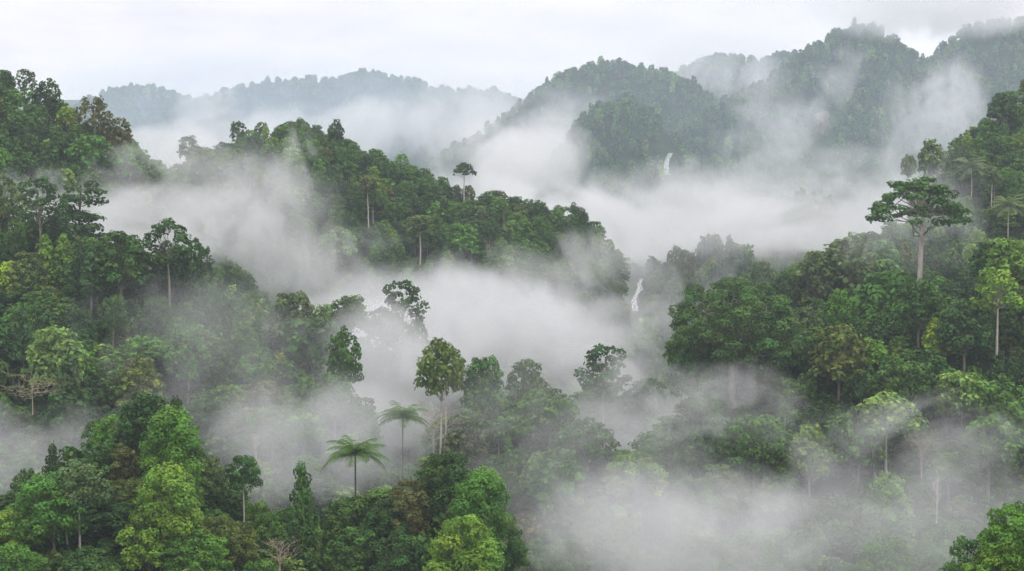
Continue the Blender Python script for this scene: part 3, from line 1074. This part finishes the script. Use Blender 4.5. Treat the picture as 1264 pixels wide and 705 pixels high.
SHAPES = ['dome', 'broad', 'tufted', 'billow', 'open', 'column', 'pagoda', 'poletree']
SHP_P = np.array([.32, .24, .22, .06, .05, .05, .03, .03])
SHADES = ['dark', 'deep', 'mid', 'bright', 'lime', 'olive', 'grey', 'brown', 'pale']
SHD_P = np.array([.15, .25, .31, .08, .05, .05, .02, .005, .04])
cand = []
rg3 = np.random.default_rng(42)
for (y0, y1, sp, seed) in ((225, 430, 6.6, 1), (430, 680, 7.8, 2), (680, 1010, 7.0, 3)):
    xs, ys, zs = scatter(y0, y1, sp, seed)
    for x, y, z in zip(xs, ys, zs):
        kind = rg3.choice(SHAPES, p=SHP_P / SHP_P.sum())
        patch = vnoise(np.array([x / 35]), np.array([y / 35]), 9)[0]
        p = SHD_P.copy()
        if patch > .15: p[[2, 3, 4]] *= 2.2
        if patch < -.15: p[[0, 1]] *= 2.0
        col = rg3.choice(SHADES, p=p / p.sum())
        K = KINDS[kind]
        w = rg3.uniform(3.8, 7.0) if kind not in ('column', 'poletree') else rg3.uniform(2.0, 3.6)
        if y > 680: w *= .82
        sx = w / K['RR']
        H = np.clip(rg3.normal(14.5, 2.8), 8, 22) if y < 680 else np.clip(rg3.normal(13.5, 1.7), 9, 18)
        if kind == 'poletree': H += 3
        sz = H / K['H']
        u, vt = proj(x, y, z + H)
        wp = 2 * w * FPX / y
        # keep clear of the trees already placed, and out of their view
        dd = np.hypot(HX - x, HY - y)
        if np.any(dd < .55 * (HW + w) - .6):
            continue
        front = (y < HY + 2) & (np.abs(u - HU) < .5 * (HWP + wp) * .82)
        if np.any(front):
            vmin = HL[front].max()
            if vt < vmin:
                zt = at(u, vmin, y)[2]
                H = zt - z
                if H < 5:
                    continue
                k = H / (K['H'] * sz)
                sz *= k
                if k < .75:
                    sx *= max(.6, k ** .6)
                    w = sx * K['RR']; wp = 2 * w * FPX / y
                vt = vmin
        pv = lookup(VPREV, np.array([x / y]), np.array([y]))[0]
        vb = proj(x, y, z + H * .35)[1]
        vis = max(2, min(vb, pv, 703) - vt) * wp * (1 if -20 < u < 1284 else .05)
        cand.append(dict(x=x, y=y, z=z, kind=kind, col=col, sx=sx, sz=sz, u=u, vt=vt, v=.5 * (vt + vb), wp=wp, vis=vis))
N_SOLO = 298 - len(HERO)
cand.sort(key=lambda c: -c['vis'])
solo, rest = cand[:N_SOLO], cand[N_SOLO:]
print('candidates', len(cand), 'individual', len(solo), 'rest', len(rest))

# ---- labels: look first, then where it stands next to trees that can be found
TONE = {'dark':'dark green','deep':'deep green','mid':'mid green','bright':'bright green','lime':'light yellow green','yellow':'yellow','olive':'olive green','grey':'grey green','brown':'brownish','pale':'pale green'}
SHAPE_W = {'dome':'domed','broad':'wide crowned','tufted':'ragged','billow':'billowing','open':'open crowned','column':'narrow upright','pagoda':'tiered','poletree':'thin trunked'}
LM = [h for h in HEROES if h['lm']]
used = set(h['label'] for h in HEROES)


def rel(du, dv, y, hy):
    a = math.degrees(math.atan2(-dv, du)) % 360
    return ['right of', 'above and right of', 'above', 'above and left of', 'left of', 'below and left of', 'below', 'below and right of'][int((a + 22.5) // 45) % 8]


def make_label(c):
    order = sorted(LM, key=lambda h: math.hypot(c['u'] - h['u'], c['v'] - h['v']) + .1 * abs(c['y'] - h['y']))
    base = TONE[c['col']] + ' ' + SHAPE_W[c['kind']] + ' tree '
    size = 'large ' if c['wp'] > 62 else ('small ' if c['wp'] < 30 else '')
    d0 = math.hypot(c['u'] - order[0]['u'], c['v'] - order[0]['v'])
    for pre in ('', size):
        for h in order[:5]:
            d = math.hypot(c['u'] - h['u'], c['v'] - h['v'])
            how = 'close ' if d < 45 else ('' if d < 110 else 'well ')
            lab = pre + base + how + rel(c['u'] - h['u'], c['v'] - h['v'], c['y'], h['y']) + ' ' + h['lm']
            if lab not in used and len(lab.split()) <= 16:
                used.add(lab)
                return lab
    for h in order[:6]:
        for g in order[:6]:
            if g is h: continue
            lab = TONE[c['col']] + ' tree between ' + h['lm'] + ' and ' + g['lm']
            if lab not in used and len(lab.split()) <= 16:
                used.add(lab)
                return lab
    return base + 'near ' + order[0]['lm']


for c in solo:
    e = place(c['kind'], c['col'], c['x'], c['y'], c['z'] - .4, c['sx'], c['sz'], lod_of(c['y']), name=NAMES[c['kind']])
    tag(e, make_label(c), 'tree', 'forest trees on the misty hills')


# ---- the rest as one mass of leaves per wood
def wood(name, label, items, size, cover, seed, woody=True, nvar=2, kinds=None, sub=None):
    """items: dicts x,y,z,kind,col,sx,sz -> ONE mesh"""
    Vs, Fs, Ts, Ms, n = [], [], [], [], 0
    rg = np.random.default_rng(seed)
    by = {}
    for c in items:
        by.setdefault((c['kind'], int(rg.integers(0, nvar))), []).append(c)
    for (kind, var), L in by.items():
        p = build_kind(kind, size, cover, 100 + 17 * var + len(kind) * 3, woody)
        V, F, T = p['leaf']
        parts = [(V, F, T, 0)]
        if woody:
            A = Acc(); A.add(p['trunk'])
            tv, tf = A.get()
            parts.append((tv, tf, np.ones((len(tv), 3)), 2 if KINDS[kind]['bark'] is PALE else 1))
        m = len(L)
        sx = np.array([c['sx'] for c in L]); sz = np.array([c['sz'] for c in L])
        a = rg.uniform(0, TAU, m)
        pos = np.array([(c['x'], c['y'], c['z'] - .4) for c in L])
        col = np.array([COLS[c['col']] for c in L]) * (1 + rg.normal(size=(m, 1)) * .13)
        for (pv, pf, pt, mi) in parts:
            ca, sa = np.cos(a)[:, None], np.sin(a)[:, None]
            W = np.stack([(pv[None, :, 0] * ca - pv[None, :, 1] * sa) * sx[:, None], (pv[None, :, 0] * sa + pv[None, :, 1] * ca) * sx[:, None], pv[None, :, 2] * sz[:, None]], 2) + pos[:, None, :]
            Vs.append(W.reshape(-1, 3).astype(np.float32))
            Fs.append((pf[None] + (np.arange(m) * len(pv))[:, None, None] + n).reshape(-1, 4).astype(np.int32))
            n += m * len(pv)
            Ts.append((pt[None] * (col[:, None, :] if mi == 0 else np.ones((m, 1, 3)))).reshape(-1, 3).astype(np.float32))
            Ms.append(np.full(m * len(pf), mi, dtype=np.int32))
    V, F, T, M = np.concatenate(Vs), np.concatenate(Fs), np.concatenate(Ts), np.concatenate(Ms)
    o = obj(name, mesh_np(name, V, F, [LEAF, BARK, PALE], T, midx=M))
    tag(o, label, 'wood', kind='stuff')
    print(name, len(items), 'trees', len(F), 'faces')
    return o


if rest:
    wood('forest', 'the many other trees packed between the nearer ones on the hills', rest, .95, 1.15, 5)


CLEAR = [((787, 11), (1010, 1150)), ((824, 7), (1850, 2600)), ((1014, 10), (2395, 2492)), ((858, 5), (2350, 2408))]   # courses of the falls, bare rock


def far_items(names, y0, y1, sp, seed, wr, hr, slack):
    xs, ys, zs = scatter(y0, y1, sp, seed, slack=slack)
    out = []
    rg = np.random.default_rng(seed + 77)
    for x, y, z in zip(xs, ys, zs):
        u_ = proj(x, y, z)[0]
        if any(abs(u_ - a) < w and b[0] < y < b[1] for (a, w), b in CLEAR):
            continue
        kind = rg.choice(['dome', 'broad', 'tufted', 'billow'], p=[.42, .25, .27, .06])
        patch = vnoise(np.array([x / (y * .05)]), np.array([y / (y * .05)]), 11)[0]
        p = np.array([.24, .30, .26, .07, .03, .08, .02])
        if patch > .12: p[[2, 3, 4]] *= 1.8
        col = rg.choice(['dark', 'deep', 'mid', 'bright', 'lime', 'olive', 'brown'], p=p / p.sum())
        K = KINDS[kind]
        w = rg.uniform(*wr)
        H = rg.uniform(*hr) * rg.uniform(.75, 1.25)
        w *= rg.uniform(.7, 1.3)
        z -= .62 * H
        if rg.random() < .04: H *= 1.15
        out.append(dict(x=x, y=y, z=z, kind=kind, col=col, sx=w / K['RR'], sz=1.62 * H / K['H']))
    return out


wood('falls_valley_wood', 'dim forest around the lower waterfall beyond the central ridge', far_items('', 1010, 1500, 8.5, 21, (4, 6.5), (11, 18), 5), 1.5, 1.0, 6, woody=False)
wood('mountain_wood', 'bluish forest covering the steep mountains behind the upper waterfall', far_items('', 1850, 3000, 8.5, 22, (4.2, 6.6), (11, 17), 3), 2.3, .95, 7, woody=False)
wood('far_wood', 'pale blue forest on the farthest ridges, faded by haze', far_items('', 3800, 5300, 14, 23, (6.5, 10), (12, 19), 2), 4.2, .9, 8, woody=False)


# ---- low growth that fills the gaps under the trees
def bushes():
    it = []
    rg = np.random.default_rng(31)
    for (y0, y1, sp, seed) in ((205, 430, 4.2, 51), (430, 640, 5.0, 52), (640, 960, 7.0, 53)):
        xs, ys, zs = scatter(y0, y1, sp, seed, slack=25)
        for x, y, z in zip(xs, ys, zs):
            w = rg.uniform(2.0, 3.6)
            it.append(dict(x=x, y=y, z=z - 3.0, kind='dome', col=rg.choice(['dark', 'deep', 'mid', 'bright', 'olive'], p=[.34, .30, .22, .06, .08]), sx=w / 5.0, sz=rg.uniform(6.5, 10.5) / 15.0))
    return it


ub = wood('undergrowth', 'dark leafy undergrowth filling the gaps below the trees', bushes(), 2.0, 1.0, 9, woody=False)
ub['category'] = 'undergrowth'

# ------------------------------------------------------------------ waterfalls and bare rock
def ridge_point(u, v, y0, y1):
    ys = np.linspace(y0, y1, 400)
    s = (u - 632.0) / FPX
    g = terrain(np.full(ys.shape, s), ys)
    _, vv = proj(s * ys, ys, g)
    i = np.where((vv[:-1] > v) & (vv[1:] <= v))[0]
    k = int(i[0]) if len(i) else int(np.argmin(np.abs(vv - v)))
    return float(ys[k])


def waterfall(label, path, Y0, Y1, out, seed):
    """path: (u, v, width px) from lip to foot: sheets of falling water with ragged edges, one mesh"""
    rg = np.random.default_rng(seed)
    Yp = [ridge_point(u, v, Y0, Y1) - out for u, v, w in path]
    Yp = [min(Yp[:i + 1]) for i in range(len(Yp))]
    Ym = Yp[0]
    A = Acc()
    k = FPX / Ym
    for strand in range(7):
        n = 30
        t = np.linspace(0, 1, n)
        pu = np.interp(t, np.linspace(0, 1, len(path)), [p[0] for p in path])
        pv = np.interp(t, np.linspace(0, 1, len(path)), [p[1] for p in path])
        pw = np.interp(t, np.linspace(0, 1, len(path)), [p[2] for p in path])
        off = (strand - 3) * .17
        py = np.interp(t, np.linspace(0, 1, len(path)), Yp)
        c = np.array([at(a + off * w + rg.normal() * .12 * w, b, yy - abs(rg.normal()) * .8) for a, b, w, yy in zip(pu, pv, pw, py)])
        wid = pw / k * rg.uniform(.05, .17, n) * (.35 + .65 * (np.sin(t * rg.uniform(5, 14) + rg.uniform(0, 6)) > -.45))
        m = 6
        th = np.arange(m) / m * TAU
        Vv = c[:, None, :] + np.stack([np.cos(th)[None] * wid[:, None], np.sin(th)[None] * wid[:, None] * .5, 0 * th[None] + 0 * wid[:, None]], 2)
        i = np.arange(n * m).reshape(n, m)
        j = np.roll(i, -1, 1)
        A.add((Vv.reshape(-1, 3), np.stack([i[:-1].ravel(), j[:-1].ravel(), j[1:].ravel(), i[1:].ravel()], 1)))
    o = obj('waterfall', mesh_np('waterfall', *A.get(), [WATER], smooth=True))
    tag(o, label, 'waterfall', 'white waterfalls in the forest')


WATER, ROCK = make_water(), make_rock()
waterfall('upper white waterfall dropping in the cleft below the mountain', [(828,189,4.5),(824,196,4.6),(822,205,5.2),(823,216,6.5)], 1850, 2560, 5, 1)
waterfall('lower stepped white waterfall above the central mist', [(792,344,4.5),(789,351,3.6),(790,357,5.5),(785,364,3.6),(783,372,5),(784,384,6.5)], 1000, 1200, 4, 2)


def rock_face(label, u0, u1, v0, v1, y0, y1, out, seed):
    """a bare cliff slab: a bulging, fissured sheet with thickness"""
    um, vm = .5 * (u0 + u1), .5 * (v0 + v1)
    Y = ridge_point(um, vm, y0, y1) - out
    nu, nv = 34, 26
    V = []
    for back in (0, 1):
        for i in range(nv):
            for j in range(nu):
                a, b = j / (nu - 1), i / (nv - 1)
                rag = .5 + .5 * math.sin(math.pi * a) ** .5
                u = u0 + (u1 - u0) * a
                v = vm + (v0 + (v1 - v0) * b - vm) * rag * (1 + .5 * float(vnoise(np.array([a * 5.]), np.array([seed * 3.1]), seed)[0]))
                d = 14 * math.sin(math.pi * a) * math.sin(math.pi * (.2 + .7 * b)) + 9 * float(fbm(np.array([a * 7.]), np.array([b * 2.2]), seed, 4)[0])
                V.append(at(u, v, Y - d * (1 - back) + 45 * back + (1 - b) * 26))
    V = np.array(V)
    i = np.arange(nu * nv).reshape(nv, nu)
    q = lambda o: np.stack([i[:-1, :-1].ravel() + o, i[:-1, 1:].ravel() + o, i[1:, 1:].ravel() + o, i[1:, :-1].ravel() + o], 1)
    F = [q(0), q(nu * nv)[:, ::-1]]
    loop = np.concatenate([i[0], i[1:, -1], i[-1, -2::-1], i[-2:0:-1, 0]])
    nx = np.roll(loop, -1)
    F.append(np.stack([nx, loop, loop + nu * nv, nx + nu * nv], 1))
    o = obj('rock_face', mesh_np('rock_face', V, np.concatenate(F), [ROCK]))
    tag(o, label, 'cliff', 'bare rock on the mountain')


rock_face('streaked pale cliff face between wisps of mist on the right mountain', 1002, 1026, 138, 168, 2200, 2600, 11, 1)
rock_face('small bare rock patch right of the upper waterfall', 853, 864, 201, 211, 2000, 2500, 10, 2)

# ------------------------------------------------------------------ air: even haze, then banks of mist
HAZE_D = 0.000085
m, t, out = new_mat('haze_air')
pv = N(t, 'ShaderNodeVolumePrincipled', Density=HAZE_D, Anisotropy=0.0)
pv.inputs['Color'].default_value = (0.80, 0.90, 1.0, 1)
LK(t, pv, 0, out, 'Volume')
x0, x1, y0, y1, z0, z1 = -3200, 3200, -60, 8300, FLOOR - 12, 470
V = np.array([(x, y, z) for z in (z0, z1) for y in (y0, y1) for x in (x0, x1)], float)
F = np.array([(0, 2, 3, 1), (4, 5, 7, 6), (0, 1, 5, 4), (2, 6, 7, 3), (0, 4, 6, 2), (1, 3, 7, 5)])
hz = obj('haze', mesh_np('haze', V, F, [m]))
tag(hz, 'thin bluish haze that fades the far hills', 'haze', kind='stuff')


def icosphere(sub=3):
    import bmesh
    bm = bmesh.new()
    bmesh.ops.create_icosphere(bm, subdivisions=sub, radius=1.0)
    me = bpy.data.meshes.new('mist_bank')
    bm.to_mesh(me)
    bm.free()
    return me


def mist_mat(D, scale, stretch, bias, contrast, seed, warp=1.1, col=(0.935, 0.95, 0.965)):
    m, t, out = new_mat('mist_air')
    tcn = N(t, 'ShaderNodeTexCoord')
    ln = N(t, 'ShaderNodeVectorMath', operation='DOT_PRODUCT')
    LK(t, tcn, 'Object', ln, 0)
    LK(t, tcn, 'Object', ln, 1)
    fall = math_node(t, 'SUBTRACT', 1.0, ln.outputs['Value'], clamp=True)
    g = N(t, 'ShaderNodeNewGeometry')
    mpn = N(t, 'ShaderNodeMapping')
    mpn.inputs['Scale'].default_value = (1 / scale, 1 / (scale * 2.5), 1 / (scale * stretch))
    mpn.inputs['Location'].default_value = (seed * 7.3, seed * 3.1, seed * 1.7)
    LK(t, g, 'Position', mpn, 'Vector')
    no = N(t, 'ShaderNodeTexNoise', Scale=1.0, Detail=5.0, Roughness=0.62, Distortion=warp)
    LK(t, mpn, 'Vector', no, 'Vector')
    n2 = math_node(t, 'MULTIPLY_ADD', no.outputs['Fac'], contrast * 1.7, -.85 * contrast + bias)
    mp2 = N(t, 'ShaderNodeMapping')
    mp2.inputs['Scale'].default_value = (3.3 / scale, 1.6 / scale, 2.6 / (scale * stretch))
    mp2.inputs['Rotation'].default_value = (0, .5, 0)
    LK(t, g, 'Position', mp2, 'Vector')
    nf = N(t, 'ShaderNodeTexNoise', Scale=1.0, Detail=3.0, Roughness=0.6, Distortion=.8)
    LK(t, mp2, 'Vector', nf, 'Vector')
    n3 = math_node(t, 'MULTIPLY_ADD', nf.outputs['Fac'], contrast * .75, -.375 * contrast)
    x = math_node(t, 'ADD', math_node(t, 'MULTIPLY_ADD', fall, 1.15, n3), n2)
    mr = N(t, 'ShaderNodeMapRange', interpolation_type='SMOOTHSTEP')
    t.links.new(x, mr.inputs['Value'])
    mr.inputs['From Min'].default_value = 0.15
    mr.inputs['From Max'].default_value = 1.25
    edge = N(t, 'ShaderNodeMapRange', interpolation_type='SMOOTHSTEP')
    t.links.new(fall, edge.inputs['Value'])
    edge.inputs['From Max'].default_value = 0.6
    d = math_node(t, 'MULTIPLY', math_node(t, 'MULTIPLY', mr.outputs[0], edge.outputs[0]), D)
    pv = N(t, 'ShaderNodeVolumePrincipled', Anisotropy=0.0)
    pv.inputs['Color'].default_value = (*col, 1)
    t.links.new(d, pv.inputs['Density'])
    LK(t, pv, 0, out, 'Volume')
    return m


# (label, u, v, depth, half width px, half height px, half depth m, optical depth through its middle, noise size m, stretch, bias, contrast)
MIST = [
 # between the left hill and the ridges behind it
 ('thick mist behind the left hill, under the upper left ridge', 110, 292, 670, 300, 80, 50, 1.0, 46, 0.8, 0.02, 2.34),
 ('ragged mist climbing the left end of the central ridge', 310, 300, 790, 150, 150, 70, 0.36, 40, 1.5, -0.1, 3.64),
 ('thin wisps under the saddle left of the central ridge', 230, 215, 760, 150, 60, 50, 0.4, 30, 1.0, -0.08, 3.38),
 # the middle of the valley
 ('thick pale mist filling the middle of the valley', 540, 415, 735, 310, 100, 90, 1.55, 60, 0.7, 0.04, 2.08),
 ('mist rising in front of the central ridge', 500, 345, 770, 300, 75, 60, 0.45, 40, 1.2, -0.09, 3.38),
 ('mist around the lower waterfall', 770, 345, 960, 230, 110, 70, 0.3, 50, 1.0, -0.09, 3.12),
 ('mist left of the giant spreading tree', 690, 430, 660, 180, 105, 50, 0.6, 42, 0.8, 0.02, 2.34),
 ('mist in the gap right of the left hill', 490, 450, 580, 140, 120, 45, 1.1, 38, 1.0, 0.02, 2.08),
 # behind the central ridge
 ('bright mist between the central ridge and the waterfall hill', 760, 274, 1330, 420, 66, 220, 1.4, 85, 0.6, 0.02, 3.0),
 ('bright mist at the left foot of the front peak', 625, 195, 1550, 130, 72, 180, 1.2, 80, 1.0, -0.04, 2.86),
 ('bright mist behind the umbrella tree', 1000, 270, 1120, 280, 82, 190, 1.1, 75, 0.7, 0.01, 3.0),
 ('thin ragged top of the mist before the mountain', 900, 222, 1700, 300, 46, 160, 0.4, 60, 1.0, -0.1, 3.38),
 # far hills
 ('thin bluish veil before the right mountains', 850, 130, 1900, 700, 260, 150, 0.09, 400, 1.0, 0.5, 0.5),
 ('white streaks at the foot of the farthest ridges', 330, 178, 3600, 380, 58, 380, 1.3, 170, 0.9, -0.1, 3.38),
 ('pale veil over the farthest ridges', 360, 130, 4100, 480, 85, 400, 0.4, 240, 1.0, 0.08, 1.69),
 ('pale plume on the right of the farthest ridges', 540, 145, 3500, 130, 62, 300, 0.8, 150, 1.8, -0.12, 3.64),
 ('wisps drifting over the right mountain', 945, 155, 2150, 90, 95, 140, 0.3, 55, 1.0, -0.24, 4.68),
 ('wisps rising along the right shoulder of the mountain', 1155, 160, 2150, 85, 125, 140, 0.55, 60, 1.4, -0.16, 4.16),
 ('low cloud wrapped around the mountain top', 1150, 2, 2450, 190, 56, 200, 2.0, 110, 0.8, 0.02, 2.6),
 ('small cloud on the peak in the notch', 880, 85, 3300, 110, 50, 200, 0.6, 110, 1.0, -0.04, 2.86),
 ('mist between the front peak and the hill behind it', 690, 175, 2450, 130, 80, 180, 0.5, 90, 1.0, 0.0, 2.4),
 ('mist where the central ridge runs down to the lower waterfall', 745, 325, 830, 90, 60, 45, 0.5, 36, 1.0, 0.0, 2.2),
 # near slopes
 ('mist between the middle mound and the right hill behind it', 790, 560, 565, 210, 100, 36, 0.6, 40, 0.9, 0.06, 2.0),
 ('thin mist over the left slope', 250, 440, 478, 230, 130, 26, 0.13, 28, 1.2, 0.0, 2.34),
 ('thicker mist at the foot of the left slope', 390, 550, 440, 190, 110, 30, 0.5, 24, 1.0, -0.04, 1.3),
 ('mist at the left edge between the two near hills', 10, 565, 408, 200, 100, 24, 0.28, 22, 0.8, -0.04, 1.4),
 ('grey mist over the middle mound', 690, 560, 438, 240, 160, 30, 0.15, 30, 1.0, 0.02, 2.34),
 ('mist in the bottom between the mound and right slope', 830, 665, 395, 240, 130, 34, 0.7, 32, 0.8, 0.02, 1.4),
 ('grey mist lying over the lower right slope', 1090, 655, 405, 320, 120, 36, 0.34, 32, 0.8, 0.0, 1.4),
 ('mist below the giant spreading tree', 870, 500, 478, 150, 80, 24, 0.35, 26, 0.8, -0.04, 2.6),
 ('thin mist hanging over the right hillside', 1120, 550, 432, 200, 80, 22, 0.25, 24, 1.0, -0.04, 2.6),
 ('thin mist among the palms on the upper right slope', 1110, 255, 660, 140, 100, 42, 0.25, 32, 1.2, -0.08, 3.12),
]
# torn strands that climb the slopes: the same fields, then the lean in degrees
WISPS = [
 ('torn strand of mist climbing the left face of the central ridge', 345, 245, 850, 45, 138, 26, 0.34, 22, 1.4, -0.04, 3.0, 24),
 ('strand of mist under the upper left ridge', 70, 240, 700, 94, 46, 24, 0.27, 20, 1.0, -0.02, 3.0, 12),
 ('strand of mist climbing beside the front peak', 668, 190, 1880, 54, 92, 60, 0.34, 48, 1.2, -0.04, 3.0, 30),
 ('strand of mist climbing the gully of the right mountain', 1005, 130, 2180, 45, 109, 60, 0.27, 45, 1.4, -0.06, 3.2, 38),
 ('strand of mist on the shoulder of the right mountain', 1185, 140, 2180, 43, 114, 60, 0.34, 45, 1.4, -0.04, 3.0, -28),
 ('strand of mist rising from the far valley', 250, 140, 3700, 48, 80, 120, 0.3, 85, 1.2, -0.04, 3.0, 26),
 ('second strand of mist rising from the far valley', 600, 140, 3700, 54, 69, 120, 0.3, 85, 1.2, -0.04, 3.0, -26),
 ('strand of mist beside the giant spreading tree', 800, 430, 560, 48, 103, 24, 0.3, 18, 1.2, -0.02, 2.8, 28),
]
BALL = icosphere()
for i, (lab, u, v, Y, hw, hh, hd, tau, sc, st, bi, co, lean) in enumerate([b + (0,) for b in MIST] + WISPS):
    D = tau / (.8 * hd)
    me = BALL.copy()
    me.materials.append(mist_mat(D, sc, st, bi, co, i + 1, col=(0.70, 0.85, 1.0) if 'veil' in lab else (0.935, 0.95, 0.965)))
    o = obj('mist', me)
    p = at(u, v, Y)
    o.location = p
    o.scale = (hw * Y / FPX, hd, hh * Y / FPX)
    o.rotation_euler = (0, R(lean or (i * 37 % 15 - 7)), 0)
    tag(o, lab, 'mist', 'banks of mist in the valley', 'stuff')
